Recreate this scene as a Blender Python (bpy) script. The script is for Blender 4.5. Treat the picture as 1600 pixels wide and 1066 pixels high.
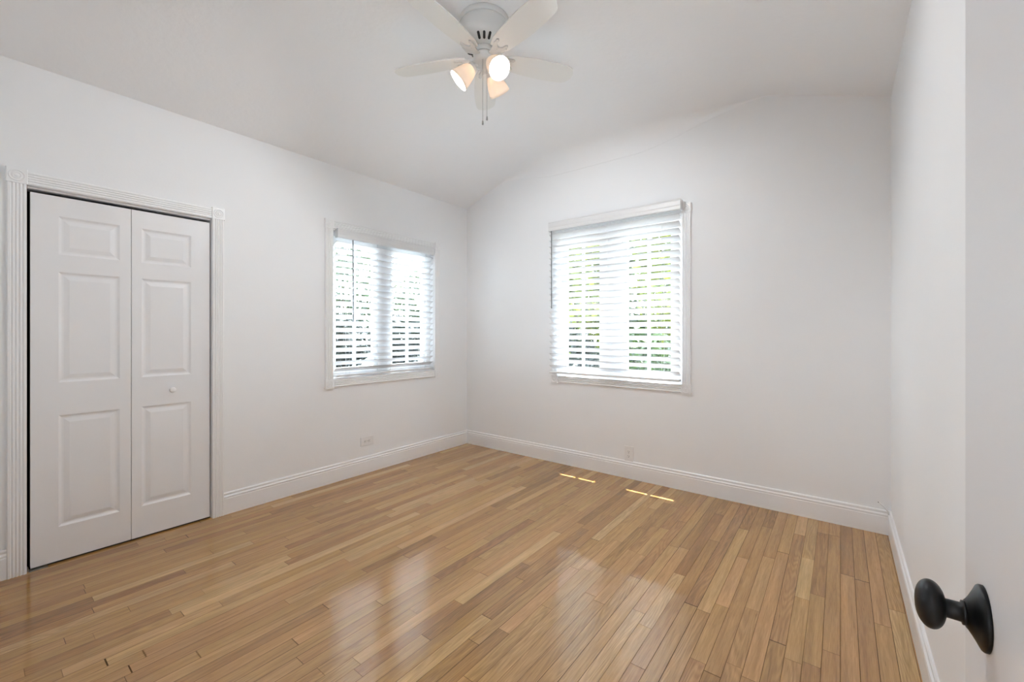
import bpy, math, random
from mathutils import Vector, Matrix

for o in list(bpy.data.objects):
    bpy.data.objects.remove(o, do_unlink=True)
S = bpy.context.scene
COL = S.collection
PI = math.pi
YAW = math.atan2(.6115, .7912)

# ------------------------------------------------------------------ camera
cd = bpy.data.cameras.new('camera')
cd.sensor_fit = 'HORIZONTAL'
cd.sensor_width = 36.0
cd.lens = 664.0 / 1600.0 * 36.0
cd.shift_y = -13.0 / 1600.0
cd.clip_start = .02
cd.clip_end = 300
cam = bpy.data.objects.new('camera', cd)
cam.location = (0, 0, 1.25)
cam.rotation_euler = (PI / 2, 0, YAW)
COL.objects.link(cam)
S.camera = cam

# ------------------------------------------------------------------ world, sun, exposure
SKY_STRENGTH = 22.5
SUN_STRENGTH = 44.0
BULB_GLOW = 75.0
BULB_WATTS = 10.4
HALL_FILL_WATTS = 1.5
S.view_settings.view_transform = 'Standard'
S.view_settings.look = 'None'
S.view_settings.gamma = 1.0
S.view_settings.use_curve_mapping = False
S.view_settings.exposure = 0.24
S.cycles.max_bounces = 14
S.cycles.diffuse_bounces = 9
S.cycles.glossy_bounces = 5
S.cycles.transparent_max_bounces = 12
S.cycles.sample_clamp_indirect = 8.0
S.cycles.caustics_reflective = False
S.cycles.caustics_refractive = False

w = bpy.data.worlds.new('sky')
S.world = w
w.use_nodes = True
wt = w.node_tree
wt.nodes.clear()
tc = wt.nodes.new('ShaderNodeTexCoord')
sep = wt.nodes.new('ShaderNodeSeparateXYZ')
wt.links.new(tc.outputs['Generated'], sep.inputs[0])
ramp = wt.nodes.new('ShaderNodeValToRGB')
e = ramp.color_ramp.elements
e[0].position = 0.0
e[0].color = (.83, .92, 1, 1)
e[1].position = .75
e[1].color = (.52, .71, 1, 1)
wt.links.new(sep.outputs[2], ramp.inputs[0])
cn = wt.nodes.new('ShaderNodeTexNoise')
cn.inputs['Scale'].default_value = 3.0
cn.inputs['Detail'].default_value = 6
wt.links.new(tc.outputs['Generated'], cn.inputs['Vector'])
cr = wt.nodes.new('ShaderNodeValToRGB')
cr.color_ramp.elements[0].position = .42
cr.color_ramp.elements[1].position = .6
wt.links.new(cn.outputs[0], cr.inputs[0])
mx = wt.nodes.new('ShaderNodeMixRGB')
mx.inputs[2].default_value = (.87, .935, 1, 1)
wt.links.new(cr.outputs[0], mx.inputs[0])
wt.links.new(ramp.outputs[0], mx.inputs[1])
bg = wt.nodes.new('ShaderNodeBackground')
bg.inputs[1].default_value = SKY_STRENGTH
wt.links.new(mx.outputs[0], bg.inputs[0])
wo = wt.nodes.new('ShaderNodeOutputWorld')
wt.links.new(bg.outputs[0], wo.inputs[0])

sl = bpy.data.lights.new('sun', 'SUN')
sl.energy = SUN_STRENGTH
sl.angle = math.radians(.53)
sl.color = (1, .965, .92)
sun = bpy.data.objects.new('sun', sl)
sun.rotation_euler = Vector((.103, -.287, -1.0)).to_track_quat('-Z', 'Y').to_euler()
sun.location = (-2, 8, 12)
COL.objects.link(sun)


def portal(name, loc, rot, sx, sy):
    l = bpy.data.lights.new(name, 'AREA')
    l.shape = 'RECTANGLE'
    l.size = sx
    l.size_y = sy
    l.cycles.is_portal = True
    o = bpy.data.objects.new(name, l)
    o.location = loc
    o.rotation_euler = rot
    COL.objects.link(o)


portal('sky_portal', (-3.50, 2.45, 1.49), (0, -PI / 2, 0), 1.3, 1.15)
portal('sky_portal', (-1.573, 3.65, 1.52), (-PI / 2, 0, 0), 1.18, 1.38)

# added unseen fill light behind the open doorway the picture is taken from
hl = bpy.data.lights.new('hall_fill_light', 'AREA')
hl.shape = 'DISK'
hl.size = .9
hl.energy = HALL_FILL_WATTS
hl.color = (1, .97, .93)
ho = bpy.data.objects.new('hall_fill_light', hl)
ho.location = (-.3, -.95, 2.38)
ho.rotation_euler = (math.radians(25), 0, 0)
COL.objects.link(ho)

# ------------------------------------------------------------------ helpers


class MB:
    def __init__(s):
        s.v, s.f, s.sm = [], [], []

    def add(s, vs, fs, smooth=False):
        n = len(s.v)
        s.v += [tuple(p) for p in vs]
        s.f += [tuple(i + n for i in f) for f in fs]
        s.sm += [smooth] * len(fs)
        return s

    def box(s, x0, y0, z0, x1, y1, z1):
        x0, x1 = min(x0, x1), max(x0, x1)
        y0, y1 = min(y0, y1), max(y0, y1)
        z0, z1 = min(z0, z1), max(z0, z1)
        vs = [(x0, y0, z0), (x1, y0, z0), (x1, y1, z0), (x0, y1, z0), (x0, y0, z1), (x1, y0, z1), (x1, y1, z1), (x0, y1, z1)]
        return s.add(vs, [(0, 3, 2, 1), (4, 5, 6, 7), (0, 1, 5, 4), (1, 2, 6, 5), (2, 3, 7, 6), (3, 0, 4, 7)])

    def sweep(s, prof, p0, p1, ua, va, smooth=False):
        """closed 2D profile (u,v) swept from p0 to p1"""
        p0, p1, ua, va = Vector(p0), Vector(p1), Vector(ua), Vector(va)
        n = len(prof)
        a = [p0 + ua * u + va * v for u, v in prof]
        b = [p1 + ua * u + va * v for u, v in prof]
        d = (p1 - p0).normalized()
        area = sum(prof[i][0] * prof[(i + 1) % n][1] - prof[(i + 1) % n][0] * prof[i][1] for i in range(n))
        flip = (ua.cross(va).dot(d) * area) < 0
        fs = [(i, (i + 1) % n, n + (i + 1) % n, n + i) for i in range(n)] + [tuple(range(n))[::-1], tuple(range(n, 2 * n))]
        if flip:
            fs = [f[::-1] for f in fs]
        return s.add(a + b, fs, smooth)

    def lathe(s, prof, M=None, n=40, smooth=True, cap=True):
        """prof: list of (r, z) around local z, M: matrix"""
        M = M or Matrix()
        vs, fs = [], []
        for r, z in prof:
            for k in range(n):
                a = 2 * PI * k / n
                vs.append(M @ Vector((r * math.cos(a), r * math.sin(a), z)))
        up = prof[-1][1] > prof[0][1]
        for i in range(len(prof) - 1):
            for k in range(n):
                f = (i * n + k, i * n + (k + 1) % n, (i + 1) * n + (k + 1) % n, (i + 1) * n + k)
                fs.append(f if up else f[::-1])
        s.add(vs, fs, smooth)
        if cap:
            m = len(s.v) - len(vs)
            c0 = tuple(m + k for k in range(n))
            c1 = tuple(m + (len(prof) - 1) * n + k for k in range(n))
            s.f += [c0[::-1] if up else c0, c1 if up else c1[::-1]]
            s.sm += [False, False]
        return s

    def tube(s, pts, r, n=10, smooth=True):
        pts = [Vector(p) for p in pts]
        rings = []
        up = Vector((0, 0, 1))
        for i, p in enumerate(pts):
            d = (pts[min(i + 1, len(pts) - 1)] - pts[max(i - 1, 0)]).normalized()
            a = d.cross(up)
            if a.length < 1e-3:
                a = d.cross(Vector((1, 0, 0)))
            a.normalize()
            b = a.cross(d).normalized()
            rr = r[i] if isinstance(r, (list, tuple)) else r
            rings.append([p + (a * math.cos(2 * PI * k / n) + b * math.sin(2 * PI * k / n)) * rr for k in range(n)])
        vs = [v for q in rings for v in q]
        fs = []
        for i in range(len(pts) - 1):
            for k in range(n):
                fs.append((i * n + (k + 1) % n, i * n + k, (i + 1) * n + k, (i + 1) * n + (k + 1) % n)[::-1])
        s.add(vs, fs, smooth)
        m = len(s.v) - len(vs)
        s.f += [tuple(m + k for k in range(n))[::-1], tuple(m + (len(pts) - 1) * n + k for k in range(n))]
        s.sm += [False, False]
        return s

    def plate(s, outline, z0, z1, M=None):
        """flat outline (ccw x,y) with thickness"""
        M = M or Matrix()
        n = len(outline)
        vs = [M @ Vector((x, y, z0)) for x, y in outline] + [M @ Vector((x, y, z1)) for x, y in outline]
        fs = [tuple(range(n))[::-1], tuple(range(n, 2 * n))] + [(i, (i + 1) % n, n + (i + 1) % n, n + i) for i in range(n)]
        return s.add(vs, fs)

    def build(s, name, mat, parent=None, bevel=0, seg=2, origin=None, fix=True):
        me = bpy.data.meshes.new(name)
        vs = s.v
        if origin is not None:
            ox, oy, oz = origin
            vs = [(x - ox, y - oy, z - oz) for x, y, z in vs]
        me.from_pydata([tuple(v) for v in vs], [], s.f)
        me.polygons.foreach_set('use_smooth', s.sm)
        me.materials.append(mat)
        me.update()
        o = bpy.data.objects.new(name, me)
        if origin is not None:
            o.location = origin
        COL.objects.link(o)
        if parent:
            o.parent = parent
        if bevel:
            b = o.modifiers.new('bevel', 'BEVEL')
            b.width = bevel
            b.segments = seg
            b.limit_method = 'ANGLE'
            b.angle_limit = math.radians(40)
        return o


def tag(o, label=None, cat=None, group=None, kind=None):
    if label:
        o['label'] = label
    if cat:
        o['category'] = cat
    if group:
        o['group'] = group
    if kind:
        o['kind'] = kind
    return o


def empty(name, loc, label, cat, group=None, kind=None, rz=0):
    o = bpy.data.objects.new(name, None)
    o.empty_display_size = .1
    o.location = loc
    o.rotation_euler = (0, 0, rz)
    COL.objects.link(o)
    return tag(o, label, cat, group, kind)


# ------------------------------------------------------------------ materials
def newmat(name):
    m = bpy.data.materials.new(name)
    m.use_nodes = True
    nt = m.node_tree
    return m, nt, nt.nodes['Principled BSDF']


def N(nt, t, **kw):
    n = nt.nodes.new(t)
    for k, v in kw.items():
        if k in n.inputs:
            n.inputs[k].default_value = v
        else:
            setattr(n, k, v)
    return n


def math_node(nt, op, a, b=None, clamp=False):
    n = nt.nodes.new('ShaderNodeMath')
    n.operation = op
    n.use_clamp = clamp
    for i, x in enumerate((a, b)):
        if x is None:
            continue
        if isinstance(x, (int, float)):
            n.inputs[i].default_value = x
        else:
            nt.links.new(x, n.inputs[i])
    return n.outputs[0]


def paint(name, col, rough=.5, scale=60, strength=.05, spec=.4, var=.02, dist=.002):
    """painted surface: faint roller texture and very faint tone variation"""
    m, nt, p = newmat(name)
    g = N(nt, 'ShaderNodeNewGeometry')
    nz = N(nt, 'ShaderNodeTexNoise', Scale=scale, Detail=4.0)
    nt.links.new(g.outputs['Position'], nz.inputs['Vector'])
    b = N(nt, 'ShaderNodeBump', Strength=strength, Distance=dist)
    nt.links.new(nz.outputs[0], b.inputs['Height'])
    nt.links.new(b.outputs[0], p.inputs['Normal'])
    n2 = N(nt, 'ShaderNodeTexNoise', Scale=1.3, Detail=3.0)
    nt.links.new(g.outputs['Position'], n2.inputs['Vector'])
    r = N(nt, 'ShaderNodeValToRGB')
    r.color_ramp.elements[0].position = .3
    r.color_ramp.elements[1].position = .7
    r.color_ramp.elements[0].color = (*[c * (1 - var) for c in col], 1)
    r.color_ramp.elements[1].color = (*col, 1)
    nt.links.new(n2.outputs[0], r.inputs[0])
    nt.links.new(r.outputs[0], p.inputs['Base Color'])
    p.inputs['Roughness'].default_value = rough
    p.inputs['Specular IOR Level'].default_value = spec
    return m


def plain(name, col, rough=.4, metal=0.0, spec=.5):
    m, nt, p = newmat(name)
    g = N(nt, 'ShaderNodeNewGeometry')
    nz = N(nt, 'ShaderNodeTexNoise', Scale=35.0, Detail=3.0)
    nt.links.new(g.outputs['Position'], nz.inputs['Vector'])
    r = math_node(nt, 'MULTIPLY_ADD', nz.outputs[0], .08)
    r.node.inputs[2].default_value = rough - .04
    nt.links.new(r, p.inputs['Roughness'])
    p.inputs['Base Color'].default_value = (*col, 1)
    p.inputs['Metallic'].default_value = metal
    p.inputs['Specular IOR Level'].default_value = spec
    return m


WALL = paint('wall_paint', (.87, .877, .887), .55, 90, .12, .3)
CEIL = paint('ceiling_paint', (.875, .88, .89), .55, 28, .35, .3, .02, .004)
TRIM = paint('trim_gloss_paint', (.87, .87, .875), .3, 40, .03, .5, .01)
DOORP = paint('door_paint', (.84, .84, .85), .38, 60, .04, .5, .01)
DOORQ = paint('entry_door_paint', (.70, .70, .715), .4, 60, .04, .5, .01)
SLAT = paint('blind_white', (.76, .76, .765), .35, 20, .02, .5, .01)
VINYL = paint('window_vinyl', (.85, .86, .87), .35, 30, .02, .5, .01)
FANW = paint('fan_enamel', (.64, .64, .63), .3, 30, .02, .5, .01)
FANB = paint('fan_blade_white', (.80, .80, .78), .4, 30, .03, .4, .01)
PLAST = paint('outlet_plastic', (.82, .82, .82), .3, 30, .02, .5, .01)
BLACK = plain('black_metal', (.004, .004, .0042), .36, 0, .22)
DARK = plain('dark_slot', (.01, .01, .01), .6)
GREYS = plain('outlet_slot_grey', (.12, .12, .12), .6)
CHROME = plain('chain_nickel', (.45, .45, .44), .3, 1.0)
WAND = plain('wand_grey', (.13, .135, .14), .35)
CORD = plain('blind_cord', (.75, .75, .75), .7)
STEEL = plain('bracket_steel', (.55, .54, .5), .4, 1.0)

# window glass: see-through with a fresnel reflection
GLASS, nt, p = newmat('window_glass')
nt.nodes.remove(p)
tr = N(nt, 'ShaderNodeBsdfTransparent')
tr.inputs[0].default_value = (.93, .95, .94, 1)
gl = N(nt, 'ShaderNodeBsdfGlossy', Roughness=.02)
lw = N(nt, 'ShaderNodeLayerWeight', Blend=.5)
fr = math_node(nt, 'MULTIPLY_ADD', math_node(nt, 'POWER', lw.outputs['Facing'], 5.0), .9)
fr.node.inputs[2].default_value = .04
ms = N(nt, 'ShaderNodeMixShader')
nt.links.new(fr, ms.inputs[0])
nt.links.new(tr.outputs[0], ms.inputs[1])
nt.links.new(gl.outputs[0], ms.inputs[2])
nt.links.new(ms.outputs[0], nt.nodes['Material Output'].inputs[0])

# frosted lamp glass
FROST, nt, p = newmat('frosted_glass')
p.inputs['Base Color'].default_value = (.80, .74, .67, 1)
p.inputs['Roughness'].default_value = .35
tl = N(nt, 'ShaderNodeBsdfTranslucent')
tl.inputs[0].default_value = (.66, .58, .51, 1)
ms = N(nt, 'ShaderNodeMixShader')
ms.inputs[0].default_value = .3
nt.links.new(p.outputs[0], ms.inputs[1])
nt.links.new(tl.outputs[0], ms.inputs[2])
nt.links.new(ms.outputs[0], nt.nodes['Material Output'].inputs[0])

BULB, nt, p = newmat('bulb_glow')
p.inputs['Base Color'].default_value = (1, .95, .88, 1)
p.inputs['Emission Color'].default_value = (1, .92, .84, 1)
p.inputs['Emission Strength'].default_value = BULB_GLOW


def oak():
    m, nt, p = newmat('oak_strip_floor')
    L = nt.links
    g = N(nt, 'ShaderNodeNewGeometry')
    s = N(nt, 'ShaderNodeSeparateXYZ')
    L.new(g.outputs['Position'], s.inputs[0])
    sx = math_node(nt, 'DIVIDE', s.outputs[0], .0572)
    i = math_node(nt, 'FLOOR', sx)
    fx = math_node(nt, 'FRACT', sx)
    wn = N(nt, 'ShaderNodeTexWhiteNoise', noise_dimensions='1D')
    L.new(i, wn.inputs['W'])
    i2 = math_node(nt, 'ADD', i, 57.3)
    wn2 = N(nt, 'ShaderNodeTexWhiteNoise', noise_dimensions='1D')
    L.new(i2, wn2.inputs['W'])
    ln = math_node(nt, 'MULTIPLY_ADD', wn2.outputs[0], .8)
    ln.node.inputs[2].default_value = .55
    off = math_node(nt, 'MULTIPLY', wn.outputs[0], 7.0)
    # wobble the joint position so boards in one strip differ in length
    sy0 = math_node(nt, 'ADD', s.outputs[1], off)
    wob = math_node(nt, 'SINE', math_node(nt, 'MULTIPLY', sy0, 2.3))
    sy1 = math_node(nt, 'ADD', sy0, math_node(nt, 'MULTIPLY', wob, .22))
    sy = math_node(nt, 'DIVIDE', sy1, ln)
    j = math_node(nt, 'FLOOR', sy)
    fy = math_node(nt, 'FRACT', sy)
    cb = N(nt, 'ShaderNodeCombineXYZ')
    L.new(i, cb.inputs[0])
    L.new(j, cb.inputs[1])
    bn = N(nt, 'ShaderNodeTexWhiteNoise', noise_dimensions='3D')
    L.new(cb.outputs[0], bn.inputs['Vector'])
    # grain
    gx = math_node(nt, 'MULTIPLY', s.outputs[0], 46.0)
    gy = math_node(nt, 'MULTIPLY', s.outputs[1], 2.2)
    gz = math_node(nt, 'MULTIPLY', bn.outputs[0], 37.0)
    gv = N(nt, 'ShaderNodeCombineXYZ')
    L.new(gx, gv.inputs[0]); L.new(gy, gv.inputs[1]); L.new(gz, gv.inputs[2])
    n1 = N(nt, 'ShaderNodeTexNoise', Scale=1.0, Detail=5.0, Roughness=.62, Distortion=.6)
    L.new(gv.outputs[0], n1.inputs['Vector'])
    # fine pores
    px = math_node(nt, 'MULTIPLY', s.outputs[0], 420.0)
    py = math_node(nt, 'MULTIPLY', s.outputs[1], 14.0)
    pv = N(nt, 'ShaderNodeCombineXYZ')
    L.new(px, pv.inputs[0]); L.new(py, pv.inputs[1]); L.new(gz, pv.inputs[2])
    n2 = N(nt, 'ShaderNodeTexNoise', Scale=1.0, Detail=2.0)
    L.new(pv.outputs[0], n2.inputs['Vector'])
    # cathedral figure
    cx = math_node(nt, 'MULTIPLY', s.outputs[0], 17.0)
    cy = math_node(nt, 'MULTIPLY', s.outputs[1], 1.3)
    cv = N(nt, 'ShaderNodeCombineXYZ')
    L.new(cx, cv.inputs[0]); L.new(cy, cv.inputs[1]); L.new(gz, cv.inputs[2])
    n3 = N(nt, 'ShaderNodeTexNoise', Scale=1.0, Detail=1.0)
    L.new(cv.outputs[0], n3.inputs['Vector'])
    rings = math_node(nt, 'SINE', math_node(nt, 'MULTIPLY', n3.outputs[0], 95.0))
    rings = math_node(nt, 'MULTIPLY_ADD', rings, .5)
    rings.node.inputs[2].default_value = .5
    sepc = N(nt, 'ShaderNodeSeparateColor')
    L.new(bn.outputs['Color'], sepc.inputs[0])
    figsel = math_node(nt, 'GREATER_THAN', sepc.outputs[1], .55)
    # board colour
    cr = N(nt, 'ShaderNodeValToRGB')
    el = cr.color_ramp.elements
    el[0].position = 0.0
    el[0].color = OAK[0]
    el[1].position = 1.0
    el[1].color = OAK[4]
    for pos, c in ((.12, OAK[1]), (.45, OAK[2]), (.82, OAK[3])):
        q = el.new(pos)
        q.color = c
    L.new(sepc.outputs[0], cr.inputs[0])
    # hue drift per board
    hs = N(nt, 'ShaderNodeHueSaturation')
    hue = math_node(nt, 'MULTIPLY_ADD', sepc.outputs[2], .009)
    hue.node.inputs[2].default_value = .4955
    L.new(hue, hs.inputs['Hue'])
    L.new(cr.outputs[0], hs.inputs['Color'])
    f1 = math_node(nt, 'MULTIPLY_ADD', n1.outputs[0], .90)
    f1.node.inputs[2].default_value = .55
    f2 = math_node(nt, 'MULTIPLY_ADD', n2.outputs[0], .56)
    f2.node.inputs[2].default_value = .72
    f3 = math_node(nt, 'SUBTRACT', 1.0, math_node(nt, 'MULTIPLY', math_node(nt, 'MULTIPLY', rings, figsel), .17))
    ft = math_node(nt, 'MULTIPLY', math_node(nt, 'MULTIPLY', f1, f2), f3)
    # joints
    ex = math_node(nt, 'MINIMUM', fx, math_node(nt, 'SUBTRACT', 1.0, fx))
    ey = math_node(nt, 'MULTIPLY', math_node(nt, 'MINIMUM', fy, math_node(nt, 'SUBTRACT', 1.0, fy)), ln)
    gapx = math_node(nt, 'LESS_THAN', ex, .019)
    gapy = math_node(nt, 'LESS_THAN', ey, .0013)
    gap = math_node(nt, 'MAXIMUM', gapx, gapy)
    wgap = math_node(nt, 'MULTIPLY_ADD', wn2.outputs[0], .4)
    wgap.node.inputs[2].default_value = .45
    gd = math_node(nt, 'SUBTRACT', 1.0, math_node(nt, 'MULTIPLY', gap, wgap))
    ft = math_node(nt, 'MULTIPLY', ft, gd)
    # short dark mineral streaks
    kv = N(nt, 'ShaderNodeCombineXYZ')
    L.new(math_node(nt, 'MULTIPLY', s.outputs[0], 95.0), kv.inputs[0])
    L.new(math_node(nt, 'MULTIPLY', s.outputs[1], 11.0), kv.inputs[1])
    L.new(gz, kv.inputs[2])
    n4 = N(nt, 'ShaderNodeTexNoise', Scale=1.0, Detail=2.0)
    L.new(kv.outputs[0], n4.inputs['Vector'])
    stk = math_node(nt, 'MULTIPLY', math_node(nt, 'SUBTRACT', n4.outputs[0], .66), 1.5, True)
    ft = math_node(nt, 'MULTIPLY', ft, math_node(nt, 'SUBTRACT', 1.0, stk))
    L.new(math_node(nt, 'MULTIPLY', math_node(nt, 'SUBTRACT', 1.0, gap), 1.0), p.inputs['Specular IOR Level'])
    mul = N(nt, 'ShaderNodeVectorMath', operation='SCALE')
    L.new(hs.outputs[0], mul.inputs[0])
    L.new(ft, mul.inputs['Scale'])
    L.new(mul.outputs[0], p.inputs['Base Color'])
    # varnish
    ro = math_node(nt, 'MULTIPLY_ADD', n1.outputs[0], .06)
    ro.node.inputs[2].default_value = .085
    L.new(ro, p.inputs['Roughness'])
    p.inputs['Specular IOR Level'].default_value = .6
    # bump: joints, grain and slow unevenness of old varnish
    big = N(nt, 'ShaderNodeTexNoise', Scale=5.0, Detail=2.0)
    L.new(g.outputs['Position'], big.inputs['Vector'])
    h = math_node(nt, 'ADD', math_node(nt, 'MULTIPLY', gap, -.35), math_node(nt, 'MULTIPLY', n2.outputs[0], .012))
    h = math_node(nt, 'ADD', h, math_node(nt, 'MULTIPLY', big.outputs[0], 1.2))
    h = math_node(nt, 'ADD', h, math_node(nt, 'MULTIPLY', bn.outputs[0], .05))
    b = N(nt, 'ShaderNodeBump', Strength=.5, Distance=.002)
    L.new(h, b.inputs['Height'])
    L.new(b.outputs[0], p.inputs['Normal'])
    return m


OAK = [(.290, .147, .048, 1), (.345, .180, .060, 1), (.387, .207, .071, 1), (.43, .236, .085, 1), (.52, .315, .130, 1)]
FLOOR = oak()


def foliage(name, c0, c1):
    m, nt, p = newmat(name)
    g = N(nt, 'ShaderNodeNewGeometry')
    r = N(nt, 'ShaderNodeValToRGB')
    r.color_ramp.elements[0].color = (*c0, 1)
    r.color_ramp.elements[1].color = (*c1, 1)
    nt.links.new(g.outputs['Random Per Island'], r.inputs[0])
    nt.links.new(r.outputs[0], p.inputs['Base Color'])
    p.inputs['Roughness'].default_value = .5
    tl = N(nt, 'ShaderNodeBsdfTranslucent')
    nt.links.new(r.outputs[0], tl.inputs[0])
    ms = N(nt, 'ShaderNodeMixShader')
    ms.inputs[0].default_value = .35
    nt.links.new(p.outputs[0], ms.inputs[1])
    nt.links.new(tl.outputs[0], ms.inputs[2])
    nt.links.new(ms.outputs[0], nt.nodes['Material Output'].inputs[0])
    return m


LEAF_DARK = foliage('leaf_dark', (.003, .007, .0045), (.008, .015, .007))
LEAF_MID = foliage('leaf_mid', (.008, .020, .004), (.034, .064, .009))
LEAF_LIME = foliage('leaf_lime', (.025, .045, .002), (.16, .19, .004))
LEAF_RED = foliage('leaf_croton', (.05, .005, .003), (.06, .03, .004))
LEAF_TEAL = foliage('leaf_agave', (.007, .012, .013), (.016, .024, .026))
BARK = paint('bark', (.13, .10, .075), .8, 25, .6, .2, .35, .01)
GRASS = paint('lawn_grass', (.014, .018, .008), .8, 30, .5, .2, .5, .02)
DRIVE = paint('driveway_concrete', (.030, .035, .042), .8, 12, .2, .2, .15)
BOUNCE = paint('bounce_slab_pale', (.62, .60, .56), .8, 12, .2, .2, .1)
SAND = paint('mulch_bed', (.022, .017, .010), .85, 25, .4, .2, .3)
FENCEM = paint('weathered_fence', (.13, .17, .18), .7, 14, .2, .2, .3)

# ------------------------------------------------------------------ room dimensions
XL, XR, YB, YR = -3.353, .248, 3.505, -.03
T = .14
HZ = 3.35
ZF = 2.942
CL0, CL1, CLZ = .205, 1.028, 2.018            # closet opening (y0,y1,top)
W1 = (1.889, 3.009, .862, 2.115)              # left window opening: y0,y1,z0,z1
W2 = (-2.148, -.997, .842, 2.195)             # back window opening: x0,x1,z0,z1
DR0, DR1, DRZ = -.62, .150, 2.05              # doorway in the rear wall


def struct(o, label, cat):
    return tag(o, label, cat, kind='structure')


struct(MB().box(XL - .02, YR - 1.9, -.06, XR + .02, YB + .02, 0).build('floor', FLOOR),
       'glossy light oak strip floor of the empty room', 'floor')
m = MB()
m.box(XL - T, YR - T, -.06, XL, CL0, HZ)
m.box(XL - T, CL0, CLZ, XL, CL1, HZ)
m.box(XL - T, CL1, -.06, XL, W1[0], HZ)
m.box(XL - T, W1[0], -.06, XL, W1[1], W1[2])
m.box(XL - T, W1[0], W1[3], XL, W1[1], HZ)
m.box(XL - T, W1[1], -.06, XL, YB + T, HZ)
struct(m.build('wall_left', WALL), 'white painted wall on the left with the closet and a window', 'wall')
m = MB()
m.box(XL, YB, -.06, W2[0], YB + T, HZ)
m.box(W2[0], YB, -.06, W2[1], YB + T, W2[2])
m.box(W2[0], YB, W2[3], W2[1], YB + T, HZ)
m.box(W2[1], YB, -.06, XR + T, YB + T, HZ)
struct(m.build('wall_back', WALL), 'white painted end wall facing the camera with one window', 'wall')
struct(MB().box(XR, YR - T, -.06, XR + T, YB, HZ).build('wall_right', WALL),
       'white painted wall on the right behind the open door', 'wall')
m = MB()
m.box(XL, YR - T, -.06, DR0, YR, HZ)
m.box(DR0, YR - T, DRZ, DR1, YR, HZ)
m.box(DR1, YR - T, -.06, XR, YR, HZ)
struct(m.build('wall_rear', WALL), 'white wall with the doorway behind the camera', 'wall')

# closet interior and hallway shell
m = MB()
m.box(XL - T - .65, CL0 - .3, -.06, XL - T - .6, CL1 + .3, 2.45)
m.box(XL - T - .6, CL0 - .3, -.06, XL - T, CL0 - .25, 2.45)
m.box(XL - T - .6, CL1 + .25, -.06, XL - T, CL1 + .3, 2.45)
m.box(XL - T - .65, CL0 - .3, 2.4, XL - T, CL1 + .3, 2.45)
m.box(XL - T - .65, CL0 - .3, -.06, XL - T, CL1 + .3, 0)
m.box(XL - T, CL0, -.06, XL - .02, CL1, 0)
struct(m.build('wall_closet', DARK), 'dark inside of the closet behind the folding doors', 'closet interior')  # near-black colour stands in for the shade inside the closed closet
m = MB()
m.box(-1.9, YR - T - 1.75, 0, 1.0, YR - T - 1.7, 2.45)
m.box(-1.9, YR - T - 1.7, 0, -1.85, YR - T, 2.45)
m.box(.95, YR - T - 1.7, 0, 1.0, YR - T, 2.45)
m.box(XR, YR - T - .02, 0, 1.0, YR - T, 2.45)
m.box(-1.9, YR - T - 1.75, 2.42, 1.0, YR - T, 2.47)
struct(m.build('wall_hall', WALL), 'white hallway walls behind the camera', 'wall')


# ceiling: sloped at both side walls, flat in the middle, coved into the end wall
def smin(a, b, k):
    h = max(k - abs(a - b), 0) / k
    return min(a, b) - h * h * k * .25


def prof(x):
    l = 2.65 + .386 * (x - XL)
    r = 2.71 + .352 * (XR - x)
    return smin(smin(l, ZF, .16), r, .022)


xs = [XL - .1] + [XL + (XR - XL) * i / 150 for i in range(151)] + [XR + .1]
tmax = .30
ys = [YR - .1] + [YR + (YB - tmax - YR) * i / 12 for i in range(13)] + [YB - tmax * (1 - i / 36) ** 2.2 for i in range(1, 37)]
vs, fs = [], []
for y in ys:
    for x in xs:
        xc = min(max(x, XL), XR)
        z = prof(xc)
        t = max(0.0, YB - y)
        flat = max(0.0, min(1.0, (xc - (XL + .40)) / .8)) * max(0.0, min(1.0, (-.42 - xc) / 1.0))
        flat = flat * flat * (3 - 2 * flat)
        R = .004 + .17 * flat
        if t < R:
            z -= R - math.sqrt(max(0, R * R - (R - t) ** 2))
        vs.append((x, y, z))
nx = len(xs)
for a in range(len(ys) - 1):
    for b in range(nx - 1):
        fs.append((a * nx + b, (a + 1) * nx + b, (a + 1) * nx + b + 1, a * nx + b + 1))
m = MB().add(vs, fs, True)
ceil = m.build('ceiling', CEIL)
sd = ceil.modifiers.new('solid', 'SOLIDIFY')
sd.thickness = .08
sd.offset = -1
struct(ceil, 'white textured ceiling sloping down to both side walls', 'ceiling')

# ------------------------------------------------------------------ mouldings
def base_prof():
    return [(0, 0), (.015, 0), (.015, .106), (.0125, .112), (.0155, .117), (.0150, .123), (.009, .129), (.0085, .133),
            (.0105, .138), (.010, .144), (.006, .149), (0, .149)]


def baseboard(name, p0, p1, nrm, label):
    o = MB().sweep(base_prof(), p0, p1, nrm, (0, 0, 1)).build(name, TRIM)
    return struct(o, label, 'baseboard')


CW = .068                                      # casing width
baseboard('baseboard_left', (XL, CL1 + CW, 0), (XL, YB, 0), (1, 0, 0), 'white moulded baseboard between closet and far left corner')
baseboard('baseboard_left', (XL, YR, 0), (XL, CL0 - CW, 0), (1, 0, 0), 'short white baseboard left of the closet at the picture edge')
baseboard('baseboard_back', (XL, YB, 0), (XR, YB, 0), (0, -1, 0), 'white moulded baseboard under the window of the end wall')
baseboard('baseboard_right', (XR, YB, 0), (XR, YR, 0), (-1, 0, 0), 'white moulded baseboard along the right wall by the open door')


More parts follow.
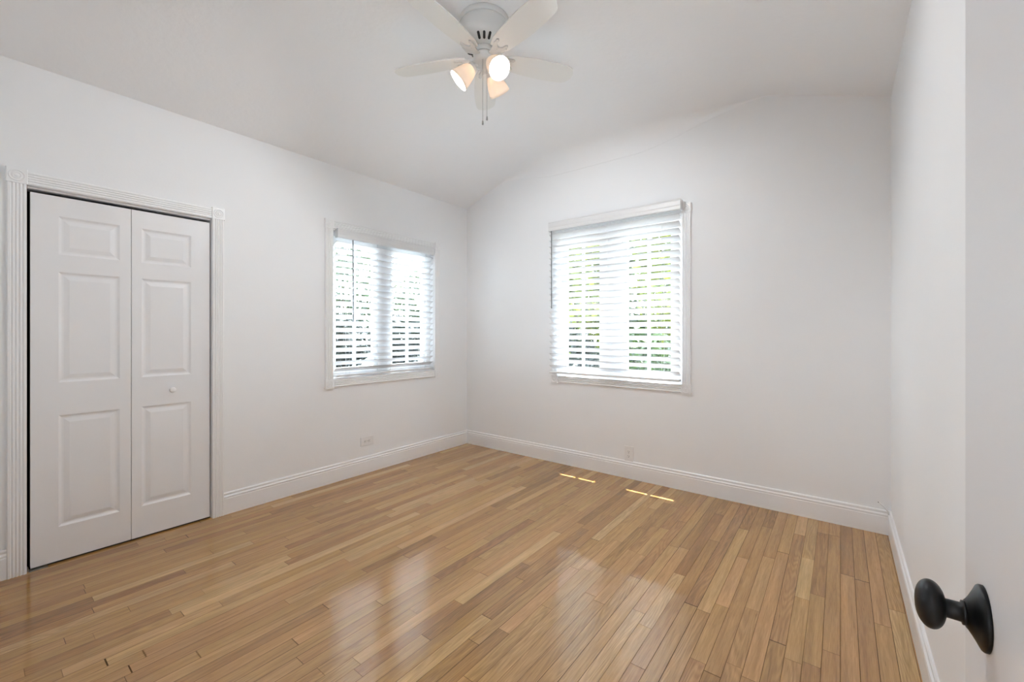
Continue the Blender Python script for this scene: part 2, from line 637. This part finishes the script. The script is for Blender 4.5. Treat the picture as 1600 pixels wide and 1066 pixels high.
def flute_prof(w=CW, d=.019):
    """fluted casing, u across (0..w), v out of the wall"""
    pts = [(0, 0), (w, 0), (w, d * .75), (w - .004, d)]
    n = 4
    m_ = .009
    pitch = (w - 2 * m_) / n
    for k in range(n):
        a = w - m_ - k * pitch
        for q in range(7):
            t = q / 6
            u = a - pitch * (.12 + .76 * t)
            pts.append((u, d - .0045 * math.sin(PI * t)))
    pts += [(.004, d), (0, d * .75)]
    return pts


def casing(parent, p0, p1, ua, va):
    return MB().sweep(flute_prof(), p0, p1, ua, va).build('casing', TRIM, parent)


def corner_block(parent, c, ua, va, s=.075):
    """bullseye block centred at c on the wall; ua along the wall, va out of it"""
    ua, va = Vector(ua), Vector(va)
    wv = Vector((0, 0, 1))
    h = s / 2
    m = MB()
    m.sweep([(-h, 0), (h, 0), (h, .022), (h - .003, .025), (-h + .003, .025), (-h, .022)], Vector(c) - wv * h, Vector(c) + wv * h, ua, va)
    M = Matrix.Translation(Vector(c) + va * .0245) @ va.to_track_quat('Z', 'Y').to_matrix().to_4x4()
    m.lathe([(.030, 0), (.029, .003), (.026, .004), (.0235, .001), (.020, .0005), (.0175, .003), (.014, .004), (.011, .001),
             (.009, .002), (.005, .005), (.0005, .0058)], M, 32)
    return m.build('corner_block', TRIM, parent)


# ------------------------------------------------------------------ windows
def window(name, label, origin, ua, va, y0, y1, z0, z1, panes, cz_top):
    """origin: wall-plane origin so that point = origin + ua*u + va*v ; va points into the room"""
    ua, va = Vector(ua), Vector(va)
    O = Vector(origin)

    def P(u, v, z):
        return O + ua * u + va * v + Vector((0, 0, z))
    e = empty(name, P((y0 + y1) / 2, 0, z0), label, 'window', kind='structure')
    inv = Matrix.Translation(-e.location)

    def fin(o):
        o.data.transform(inv)
        return o

    def pbox(m, u0, v0, za, u1, v1, zb):
        a, b = P(u0, v0, za), P(u1, v1, zb)
        return m.box(a.x, a.y, a.z, b.x, b.y, b.z)
    s = .075
    ct = cz_top - s
    # casings and bullseye blocks
    fin(casing(e, P(y0 - CW, 0, z0), P(y0 - CW, 0, ct), ua, va))
    fin(casing(e, P(y1, 0, z0), P(y1, 0, ct), ua, va))
    fin(casing(e, P(y0, 0, ct + .003), P(y1, 0, ct + .003), (0, 0, 1), va))
    fin(casing(e, P(y0, 0, z0 - CW), P(y1, 0, z0 - CW), (0, 0, 1), va))
    for u in (y0 - CW / 2, y1 + CW / 2):
        for z in (ct + s / 2, z0 - s / 2):
            fin(corner_block(e, P(u, 0, z), ua, va, s))
    # jamb lining
    m = MB()
    d0, d1 = -.002, -T
    g = .004
    pbox(m, y0, d0, z0, y0 + g, d1, z1)
    pbox(m, y1 - g, d0, z0, y1, d1, z1)
    pbox(m, y0 + g, d0, z1 - g, y1 - g, d1, z1)
    pbox(m, y0 + g, d0, z0, y1 - g, d1, z0 + g)
    fin(m.build('jamb', TRIM, e))
    # outer frame and mullion
    f0, f1 = -.055, -.115
    a0, a1 = panes[0]
    b0, b1 = panes[1]
    st = .045
    fb, ftp = z0 + .035, z1 - .035
    m = MB()
    pbox(m, y0 + g, f0, z0 + g, a0 - st, f1, z1 - g)
    pbox(m, b1 + st, f0, z0 + g, y1 - g, f1, z1 - g)
    pbox(m, a1 + st, f0, z0 + g, b0 - st, f1, z1 - g)
    pbox(m, a0 - st, f0, ftp, a1 + st, f1, z1 - g)
    pbox(m, b0 - st, f0, ftp, b1 + st, f1, z1 - g)
    pbox(m, a0 - st, f0, z0 + g, a1 + st, f1, fb)
    pbox(m, b0 - st, f0, z0 + g, b1 + st, f1, fb)
    fin(m.build('window_frame', VINYL, e))
    for (q0, q1) in panes:
        m = MB()
        s0, s1 = -.062, -.10
        c = .002
        pbox(m, q0 - st + c, s0, fb + c, q0, s1, ftp - c)
        pbox(m, q1, s0, fb + c, q1 + st - c, s1, ftp - c)
        pbox(m, q0, s0, fb + c, q1, s1, fb + .05)
        pbox(m, q0, s0, ftp - .05, q1, s1, ftp - c)
        sash = fin(m.build('sash', VINYL, e, bevel=.002, seg=1))
        m = MB()
        pbox(m, q0, -.083, fb + .05, q1, -.087, ftp - .05)
        fin(m.build('pane', GLASS, sash))
        m = MB()
        c = (q0 + q1) / 2
        pbox(m, c - .0125, -.070, fb + .05, c + .0125, -.0825, ftp - .05)
        fin(m.build('muntin', VINYL, sash))
    return e


window('window_1', 'white framed double window in the left wall near the far corner', (XL, 0, 0), (0, 1, 0), (1, 0, 0), *W1,
       ((1.955, 2.32), (2.535, 2.905)), 2.19)
window('window_2', 'white framed double window in the end wall facing the camera', (0, YB, 0), (1, 0, 0), (0, -1, 0), *W2,
       ((-2.090, -1.745), (-1.480, -1.105)), 2.27)


# ------------------------------------------------------------------ slatted blinds
def blind(label, O, ua, va, u0, u1, vc, zt, zb, val, wand, tilt=33, head_v=None):
    """u0..u1 slat ends, vc distance of slat centre line from the wall plane, zt top of slat stack, zb bottom rail centre
    val = (u0,u1,z0,z1,v0,v1) valance box"""
    ua, va, O = Vector(ua), Vector(va), Vector(O)
    Z = Vector((0, 0, 1))

    def P(u, v, z):
        return O + ua * u + va * v + Z * z
    e = empty('window_blind', P((u0 + u1) / 2, vc, zb), label, 'window blind')
    inv = Matrix.Translation(-e.location)

    def fin(o):
        o.data.transform(inv)
        return o
    pitch, wd, th = .0563, .0635, .0030
    a = math.radians(tilt)
    din = va * math.cos(a) + Z * math.sin(a)          # towards the room and up
    nrm = Z * math.cos(a) - va * math.sin(a)
    zs = []
    z = zb + .052
    while z < zt:
        zs.append(z)
        z += pitch
    m = MB()
    for z in zs:
        rows = []
        for q in range(7):
            t = q / 6 - .5
            crown = .0035 * (1 - 4 * t * t)
            rows.append((t * wd, crown))
        pr = [(t, c + th / 2) for t, c in rows] + [(t, c - th / 2) for t, c in rows[::-1]]
        # profile coordinates: along din, along nrm
        m.sweep(pr, P(u0, vc, z), P(u1, vc, z), din, nrm)
    fin(m.build('slats', SLAT, e))
    # bottom rail
    m = MB()
    h = .0270
    m.sweep([(-h, -.008), (h, -.008), (h + .002, 0), (h, .008), (-h, .008), (-h - .002, 0)], P(u0, vc, zb), P(u1, vc, zb), va, Z)
    rail = fin(m.build('bottom_rail', SLAT, e, bevel=.002))
    # headrail
    hv0, hv1 = vc - .028, vc + .026
    a_, b_ = P(u0 + .004, hv0, val[3] - .008), P(u1 - .004, hv1, val[3] - .055)
    fin(MB().box(a_.x, a_.y, a_.z, b_.x, b_.y, b_.z).build('headrail', SLAT, e, bevel=.002))
    # valance: moulded board with short returns
    vu0, vu1, vz0, vz1, vv0, vv1 = val
    hh = vz1 - vz0
    pr = [(0, 0), (.010, 0), (.013, .006), (.013, hh * .30), (.0115, hh * .36), (.013, hh * .42), (.013, hh * .78), (.0105, hh * .86),
          (.0125, hh * .94), (.012, hh), (0, hh)]
    m = MB()
    m.sweep(pr, P(vu0, vv1 - .013, vz0), P(vu1, vv1 - .013, vz0), va, Z)
    for uu in (vu0, vu1 - .011):
        a_, b_ = P(uu, vv0, vz0), P(uu + .011, vv1 - .0132, vz1)
        m.box(a_.x, a_.y, a_.z, b_.x, b_.y, b_.z)
    fin(m.build('valance', SLAT, e))
    # ladder cords, front and back of the slats
    for t in (.11, .5, .89):
        u = u0 + (u1 - u0) * t
        m = MB()
        for sgn in (-1, 1):
            off = sgn * (wd / 2 * math.cos(a) + .002)
            m.tube([P(u, vc + off, zb), P(u, vc + off, val[3] - .05)], .0008, 6)
        fin(m.build('ladder_cord', CORD, e))
    # tilt wand
    wu, wz0, wz1, wv = wand
    m = MB()
    m.tube([P(wu, wv, wz1), P(wu + .002, wv, wz1 - .03), P(wu + .004, wv + .002, wz0 + .02), P(wu + .004, wv + .002, wz0)],
           [.003, .0046, .0046, .0054], 8)
    fin(m.build('tilt_wand', WAND, e))
    return e


blind('white slatted blind set inside the left wall window', (XL, 0, 0), (0, 1, 0), (1, 0, 0),
      1.917, 2.985, -.012, 2.035, .884, (1.915, 2.978, 2.047, 2.125, .0, .042), (2.055, 1.345, 2.07, .034))
blind('white slatted blind hung over the end wall window', (0, YB, 0), (1, 0, 0), (0, -1, 0),
      -2.197, -.997, .059, 2.21, .874, (-2.200, -.984, 2.212, 2.297, .026, .094), (-2.168, 1.48, 2.215, .091))

# ------------------------------------------------------------------ closet door (door_1)
d1 = empty('door_1', (XL, (CL0 + CL1) / 2, 0), 'white two leaf folding closet door in the left wall', 'closet door', kind='structure')
inv1 = Matrix.Translation(-d1.location)


def fin1(o):
    o.data.transform(inv1)
    return o


ct = CLZ
fin1(casing(d1, (XL, CL0 - CW, 0), (XL, CL0 - CW, ct), (0, 1, 0), (1, 0, 0)))
fin1(casing(d1, (XL, CL1, 0), (XL, CL1, ct), (0, 1, 0), (1, 0, 0)))
fin1(casing(d1, (XL, CL0, ct), (XL, CL1, ct), (0, 0, 1), (1, 0, 0)))
for y in (CL0 - CW / 2, CL1 + CW / 2):
    fin1(corner_block(d1, (XL, y, ct + .0375), (0, 1, 0), (1, 0, 0)))
fin1(MB().box(XL - .045, CL0 + .003, CLZ - .010, XL - .008, CL1 - .003, CLZ - .001).build('track', TRIM, d1))
m = MB().box(XL - .03, CL0 + .008, .0005, XL + .012, CL0 + .075, .003)
m.box(XL - .028, CL0 + .003, .0005, XL - .004, CL0 + .007, .02)
fin1(m.build('floor_bracket', STEEL, d1))


def leaf_mesh(w, h, th, panels, bev=.0):
    """panelled door leaf: front face at x=0 looking +x, u along y 0..w, z 0..h"""
    m = MB()
    us = sorted({0.0, w} | {p[0] for p in panels} | {p[1] for p in panels})
    zs = sorted({0.0, h} | {p[2] for p in panels} | {p[3] for p in panels})

    def inpanel(u, z):
        return any(p[0] < u < p[1] and p[2] < z < p[3] for p in panels)
    for a in range(len(us) - 1):
        for b in range(len(zs) - 1):
            if inpanel((us[a] + us[a + 1]) / 2, (zs[b] + zs[b + 1]) / 2):
                continue
            m.add([(0, us[a], zs[b]), (0, us[a + 1], zs[b]), (0, us[a + 1], zs[b + 1]), (0, us[a], zs[b + 1])], [(0, 1, 2, 3)])
    # moulded raised panels: successive inset rings
    steps = [(0, 0), (.004, -.0025), (.010, -.0062), (.014, -.0072), (.020, -.0072), (.040, -.0018), (.043, -.0012)]
    for (u0, u1, z0, z1) in panels:
        prev = None
        for ins, x in steps:
            ring = [(x, u0 + ins, z0 + ins), (x, u1 - ins, z0 + ins), (x, u1 - ins, z1 - ins), (x, u0 + ins, z1 - ins)]
            if prev:
                m.add(prev + ring, [(k, (k + 1) % 4, 4 + (k + 1) % 4, 4 + k) for k in range(4)])
            prev = ring
        m.add(prev, [(0, 1, 2, 3)])
    # edges and back
    m.add([(0, 0, 0), (0, w, 0), (0, w, h), (0, 0, h), (-th, 0, 0), (-th, w, 0), (-th, w, h), (-th, 0, h)],
          [(0, 4, 5, 1), (1, 5, 6, 2), (2, 6, 7, 3), (3, 7, 4, 0), (4, 7, 6, 5)])
    return m


LX = XL - .012
ZB0, ZT0 = .010, 1.990
mid = (CL0 + CL1) / 2 + .004
rows = [(.193, .800), (.979, 1.580), (1.676, 1.884)]
for k, (a, b, pa, pb) in enumerate(((CL0 + .014, mid - .0015, .3205, .569), (mid + .0015, CL1 - .007, .668, .917))):
    lm = leaf_mesh(b - a, ZT0 - ZB0, .032, [(pa - a, pb - a, z0 - ZB0, z1 - ZB0) for z0, z1 in rows])
    lf = lm.build('door_leaf', DOORP, d1)
    lf.data.transform(Matrix.Translation(Vector((LX, a, ZB0)) - d1.location))
    if k == 1:
        M = Matrix.Translation(Vector((LX, .815, .888)) - d1.location) @ Matrix.Rotation(PI / 2, 4, 'Y')
        MB().lathe([(.012, 0), (.009, .004), (.0075, .010), (.010, .015), (.0155, .019), (.0175, .024), (.0165, .030), (.011, .034),
                    (.0005, .0355)], M, 28).build('knob', TRIM, lf)

# ------------------------------------------------------------------ open entry door (door_2)
DX = .1245
d2 = empty('door_2', (DX + .018, .0, 0), 'plain white entry door standing open at the right edge', 'door', kind='structure')
inv2 = Matrix.Translation(-d2.location)
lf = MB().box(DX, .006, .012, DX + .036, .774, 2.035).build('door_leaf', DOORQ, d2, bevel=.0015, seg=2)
lf.data.transform(inv2)
KY, KZ = .680, .939
AX = Matrix.Translation(Vector((DX, KY, KZ))) @ Matrix.Rotation(-PI / 2, 4, 'Y')      # local z -> -x
egg = []
for q in range(25):
    t = PI * q / 24
    zz = -math.cos(t)
    rr = math.sin(t)
    egg.append((max(.0004, .0258 * rr ** .85), .0430 + .0130 * zz))
kn = MB().lathe(egg, AX, 48).build('doorknob', BLACK, d2)
kn.data.transform(inv2)
nk = MB().lathe([(.0115, .0145), (.0125, .0150), (.0125, .0178), (.0100, .0185), (.0098, .0300), (.0105, .0320), (.0105, .036)], AX, 36).build('neck', BLACK, kn)
nk.data.transform(inv2)
ros = MB().lathe([(.0335, .0002), (.0335, .0030), (.0325, .0045), (.0270, .0072), (.0200, .0110), (.0160, .0135), (.0140, .0152), (.0005, .0152)], AX, 56).build('rosette', BLACK, kn)
ros.data.transform(inv2)

# ------------------------------------------------------------------ wall outlets
def outlet(label, O, ua, va, wa):
    """wa = long axis of the cover plate"""
    O, ua, va, wa = Vector(O), Vector(ua), Vector(va), Vector(wa)
    e = empty('wall_outlet', O, label, 'outlet')
    hw, hl, t = .040, .066, .0075
    R = Matrix((ua, wa, va)).transposed().to_4x4()
    m = MB()
    m.plate([(-hw, -hl), (hw, -hl), (hw, hl), (-hw, hl)], 0, t, R)
    m.build('cover_plate', PLAST, e, bevel=.003, seg=3)
    for s in (-1, 1):
        c = s * .0195
        ol = []
        for k in range(32):
            a = 2 * PI * k / 32
            ol.append((max(-.0145, min(.0145, .0175 * math.cos(a))), c + .0145 * math.sin(a)))
        rc = MB().plate(ol, t - .001, t + .0022, R).build('receptacle', PLAST, e, bevel=.0008, seg=1)
        sm = MB()
        z0, z1 = t + .0022, t + .0027
        sm.plate([(-.0075, c - .001), (-.0055, c - .001), (-.0055, c + .008), (-.0075, c + .008)], z0, z1, R)
        sm.plate([(.0055, c - .001), (.0075, c - .001), (.0075, c + .007), (.0055, c + .007)], z0, z1, R)
        sm.plate([(.003 * math.cos(q * PI / 6), c - .007 + .003 * math.sin(q * PI / 6)) for q in range(12)], z0, z1, R)
        sm.build('slots', GREYS, rc)
    MB().lathe([(.0032, 0), (.003, .0012), (.0004, .0016)], R @ Matrix.Translation((0, 0, t)), 14).build('screw', STEEL, e)
    return e


outlet('white outlet mounted sideways low on the left wall', (XL, 2.216, .283), (0, 0, -1), (1, 0, 0), (0, 1, 0))
outlet('white upright outlet low on the end wall above baseboard', (-1.437, YB, .210), (1, 0, 0), (0, -1, 0), (0, 0, 1))

# white cable end sticking out of the far right corner
cab = MB()
cab.tube([(XR - .013, YB - .017, .128), (XR - .018, YB - .018, .150), (XR - .034, YB - .022, .172), (XR - .052, YB - .028, .190), (XR - .060, YB - .031, .197)], .0042, 10)
co = cab.build('cable', PLAST, None, origin=(XR - .013, YB - .017, .128))
tag(co, 'white cable end poking up from the far right corner baseboard', 'cable')
MB().tube([(XR - .060, YB - .031, .197), (XR - .064, YB - .0325, .2005)], .0021, 8).build('plug', GREYS, co).data.transform(
    Matrix.Translation((-(XR - .013), -(YB - .017), -.128)))

# ------------------------------------------------------------------ ceiling fan
FX, FY = -1.531, 1.736
fan = empty('ceiling_fan', (FX, FY, ZF), 'white five blade ceiling fan with three lit frosted shades', 'ceiling fan', rz=YAW)
canopy = MB().lathe([(.134, .0), (.137, -.006), (.137, -.028), (.132, -.031)], None, 64).build('canopy', FANW, fan)
motor = MB().lathe([(.131, -.0305), (.135, -.035), (.138, -.055), (.141, -.080), (.139, -.102), (.130, -.119), (.112, -.134),
                    (.091, -.146), (.073, -.153), (.067, -.157), (.060, -.158)], None, 64).build('motor_housing', FANW, fan)
# vents on the lower bowl, groups between the blades
BL = [math.radians(93 + 72 * k) for k in range(5)]
for b in BL:
    for q in (-1, 0, 1):
        a = b + math.radians(36) + q * math.radians(16)
        # bowl slope between r=.080 (z -.1425) and r=.118 (z -.122)
        p0 = Vector((.083, 0, -.1505))
        p1 = Vector((.117, 0, -.1312))
        R = Matrix.Rotation(a, 4, 'Z')
        d = (p1 - p0).normalized()
        X = d
        Yv = Vector((0, 1, 0))
        Zv = X.cross(Yv)
        F = R @ Matrix.Translation((p0 + p1) / 2) @ Matrix((X, Yv, Zv)).transposed().to_4x4()
        L2 = (p1 - p0).length / 2
        ol = []
        for k in range(16):
            t = 2 * PI * k / 16
            ol.append((math.cos(t) * .0068 + (L2 - .0068 if math.cos(t) >= 0 else -(L2 - .0068)), math.sin(t) * .0068))
        MB().plate(ol, -.002, .0025, F).build('vent_slot', DARK, motor)
fly = MB().lathe([(.058, -.1575), (.060, -.162), (.060, -.181), (.054, -.183)], None, 48).build('flywheel', FANW, fan)
switch = MB().lathe([(.045, -.1835), (.0595, -.188), (.0605, -.197), (.0605, -.220), (.057, -.230), (.044, -.238), (.028, -.2415), (.0005, -.242)], None, 48)
sw = switch.build('switch_housing', FANW, fan)
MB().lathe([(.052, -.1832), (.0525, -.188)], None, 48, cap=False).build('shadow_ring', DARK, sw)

# blades
def blade_outline():
    top, bot = [], []
    r0, r1 = .105, .535
    for k in range(22):
        t = k / 21
        r = r0 + (r1 - r0) * t
        wl = .046 + .026 * math.sin(PI * min(1, t * .80 + .02)) - .008 * t     # leading side
        wt = .046 + .026 * math.sin(PI * min(1, t * .75 + .02)) - .004 * t
        # round the tip
        if t > .88:
            c = math.sqrt(max(0.0, 1 - ((t - .88) / .12) ** 2))
            wl = wl * (.35 + .65 * c)
            wt = wt * (.35 + .65 * c)
        if t < .10:
            c = .78 + .22 * t / .10
            wl *= c
            wt *= c
        top.append((r, wl))
        bot.append((r, -wt))
    return bot + top[::-1]


def iron_mb():
    m = MB()
    h = [(.040, .016), (.080, .0165), (.110, .025), (.130, .035), (.160, .037), (.169, .029), (.161, .020), (.141, .018), (.128, .006)]
    m.plate([(x, -y) for x, y in h] + h[::-1], -.0105, -.0032)
    for (x, y) in ((.150, -.034), (.150, .034), (.112, 0)):
        m.lathe([(.0005, -.0130), (.004, -.0122), (.004, -.0104)], Matrix.Translation((x, y, 0)), 12)
    return m


ZBL = -.198
for k, b in enumerate(BL):
    M = Matrix.Translation((0, 0, ZBL)) @ Matrix.Rotation(b, 4, 'Z') @ Matrix.Rotation(math.radians((0, 0, 0, 0, -1.6)[k]), 4, 'Y') @ Matrix.Rotation(math.radians(-11), 4, 'X')
    if k == 0:
        bo = MB().plate(blade_outline(), -.003, .003).build('blade', FANB, fan)
        io = iron_mb().build('blade_iron', FANW, bo)
    else:
        b2 = bo.copy()
        COL.objects.link(b2)
        b2.parent = fan
        i2 = io.copy()
        COL.objects.link(i2)
        i2.parent = b2
        bo_k = b2
    (bo if k == 0 else b2).matrix_local = M

# three lamps
for k, az in enumerate((182, 307, 56)):
    a = math.radians(az)
    tilt = math.radians(47)                     # from straight down
    d = Vector((math.cos(a) * math.sin(tilt), math.sin(a) * math.sin(tilt), -math.cos(tilt)))
    base = Vector((math.cos(a) * .058, math.sin(a) * .058, -.247))
    M = Matrix.Translation(base) @ d.to_track_quat('Z', 'Y').to_matrix().to_4x4()
    # arm and socket cup
    arm = MB().tube([(math.cos(a) * .035, math.sin(a) * .035, -.222), (math.cos(a) * .048, math.sin(a) * .048, -.237), base + d * .004], .013, 14)
    arm.lathe([(.014, -.004), (.026, .0), (.029, .006), (.029, .020), (.027, .022)], M, 32)
    ao = arm.build('lamp_arm', FANW, fan)
    # bell shade: outer skin and inner skin
    outer = [(.028, .014), (.033, .020), (.040, .034), (.047, .056), (.053, .080), (.058, .102), (.0605, .116)]
    inner = [(.0580, .116), (.0555, .102), (.0505, .080), (.0445, .056), (.0375, .034), (.030, .020), (.026, .016)]
    sh = MB().lathe(outer + inner, M, 48, cap=False)
    n_ = 48
    shade = sh.build('lamp_shade', FROST, fan)
    # bulb
    bm = MB().lathe([(.012, .018), (.013, .026), (.018, .034), (.024, .044), (.026, .050), (.024, .056), (.018, .060), (.009, .0625), (.0005, .0630)], M, 28)
    bm.build('bulb', BULB, shade)
    # light leaving the open mouth of the shade
    pl = bpy.data.lights.new('bulb_light', 'AREA')
    pl.shape = 'DISK'
    pl.size = .04
    pl.energy = BULB_WATTS
    pl.color = (.93, .97, 1)
    po = bpy.data.objects.new('bulb_light', pl)
    COL.objects.link(po)
    po.parent = fan
    po.location = base + d * .071
    po.rotation_euler = d.to_track_quat('-Z', 'Y').to_euler()

for (x, y, z1, col) in ((-.006, -.048, -.585, 0), (.0155, -.030, -.552, 0)):
    ch = MB()
    ch.tube([(x, y, -.235), (x, y, z1 + .02)], .0013, 6)
    z = -.240
    while z > z1 + .022:
        ch.lathe([(.0006, z - .0017), (.0019, z), (.0006, z + .0017)], Matrix.Translation((x, y, 0)), 6, cap=False)
        z -= .0046
    co = ch.build('pull_chain', CHROME, fan)
    MB().lathe([(.0015, z1 + .022), (.0035, z1 + .019), (.0052, z1 + .004), (.0048, z1), (.0005, z1 - .0012)][::-1], Matrix.Translation((x, y, 0)), 14).build('fob', CHROME, co)

# ------------------------------------------------------------------ garden outside the windows
GZ = -.35
m = MB().box(-60, YB + T + .001, GZ - .1, 40, 70, GZ)
m.box(-60, -30, GZ - .1, XL - T - .7, YB + T + .001, GZ)
tag(m.build('ground', GRASS), 'green lawn seen between the blind slats', 'lawn', kind='structure')
m = MB().box(-5.0, -12, GZ, XL - T - .7, YB + T + .01, GZ + .015)  # pale slab added out of view to bounce sun onto slats and ceiling
m.box(-5.0, YB + T + .01, GZ, 3, 5.1, GZ + .015)
tag(m.build('bounce_slab', BOUNCE), 'pale unseen slab added to bounce sunlight into the windows', 'bounce_slab', kind='structure')
m = MB().box(-13.5, -12, GZ, -7.2, 16, GZ + .02)
tag(m.build('driveway', DRIVE), 'grey driveway beyond the left wall window', 'driveway', kind='structure')
m = MB().box(-5.2, 4.6, GZ, -2.4, 7.0, GZ + .05)
tag(m.build('garden_bed', SAND), 'tan mulch bed beyond the end wall window', 'garden bed', kind='structure')
rng = random.Random(5)


def leaves(m, c, rad, n, size, fill=.35):
    for _ in range(n):
        while True:
            v = Vector((rng.uniform(-1, 1), rng.uniform(-1, 1), rng.uniform(-1, 1)))
            if fill < v.length < 1:
                break
        q = Vector((c[0] + v.x * rad[0], c[1] + v.y * rad[1], c[2] + v.z * rad[2]))
        s = size * rng.uniform(.6, 1.3)
        u = Vector((rng.gauss(0, 1), rng.gauss(0, 1), rng.gauss(0, .7))).normalized()
        w_ = u.orthogonal().normalized()
        w_.rotate(Matrix.Rotation(rng.uniform(0, 6.28), 3, u))
        m.add([q - u * s, q + w_ * s * .42, q + u * s, q - w_ * s * .42], [(0, 1, 2, 3)])
    return m


def bush(name, label, cat, loc, rad, mat, n, size, trunk=None, group=None):
    e = empty(name, (loc[0], loc[1], GZ), label, cat, group)
    th = trunk or .25
    leaves(MB(), (0, 0, th + rad[2]), rad, n, size).build('foliage', mat, e)
    m = MB()
    top = th + rad[2] * 1.1
    m.tube([(0, 0, 0), (.03, .02, top * .5), (-.02, .03, top)], [.05 + .02 * top, .04 + .012 * top, .02], 8)
    for k in range(4):
        a = k * 1.57 + .4
        m.tube([(.0, .02, th), (math.cos(a) * rad[0] * .35, math.sin(a) * rad[1] * .35, th + rad[2] * .9)], [.03, .012], 6)
    m.build('stem', BARK, e)
    return e


# beyond the end wall window
bush('tree', 'lime green leafy tree behind the left half of end window', 'tree', (-4.9, 9.2), (1.0, 1.0, 2.2), LEAF_LIME, 2600, .11, .9)
bush('tree', 'lime green leafy tree behind the right half of end window', 'tree', (-2.85, 9.6), (.95, 1.0, 2.0), LEAF_LIME, 2200, .11, 1.2)
bush('tree', 'dark green tree farther back behind the end window', 'tree', (-5.6, 13.6), (3.4, 1.6, 2.6), LEAF_MID, 4600, .16, .2)
bush('shrub', 'green shrub low behind the right pane of end window', 'shrub', (-2.75, 7.3), (.75, .6, .8), LEAF_MID, 1600, .08, .1)
bush('shrub', 'red and yellow leaved shrub low behind left pane', 'shrub', (-3.95, 6.3), (.32, .35, .40), LEAF_RED, 700, .06, .1)
bush('shrub', 'dark green shrub behind the left pane of end window', 'shrub', (-4.35, 7.5), (.65, .6, .85), LEAF_DARK, 1600, .08, .1)
bush('shrub', 'grey green spiky shrub just outside the right pane', 'shrub', (-2.0, 5.7), (.5, .45, .48), LEAF_TEAL, 1300, .08, .1)
# beyond the left window
bush('shrub', 'yellow green shrub close under the left wall window', 'shrub', (-5.3, 3.5), (.5, .55, .42), LEAF_LIME, 1100, .07, .1)
bush('shrub', 'yellow green shrub under the left window farther right', 'shrub', (-5.6, 4.9), (.5, .6, .42), LEAF_LIME, 1000, .07, .1)
for k in range(6):
    bush('hedge_shrub', 'clipped dark green hedge shrub across the driveway', 'hedge', (-15.0, 3.0 + 2.8 * k), (1.1, 1.32, 1.15), LEAF_DARK, 2600, .13, .1,
         'hedge across the driveway')
bush('tree', 'tall green tree behind the hedge outside left window', 'tree', (-18.6, 11.0), (2.0, 2.2, 2.4), LEAF_MID, 2600, .17, 1.2)
bush('tree', 'second green tree behind hedge nearer the house wall', 'tree', (-18.6, 16.0), (2.0, 2.0, 2.0), LEAF_MID, 2400, .17, 1.2)
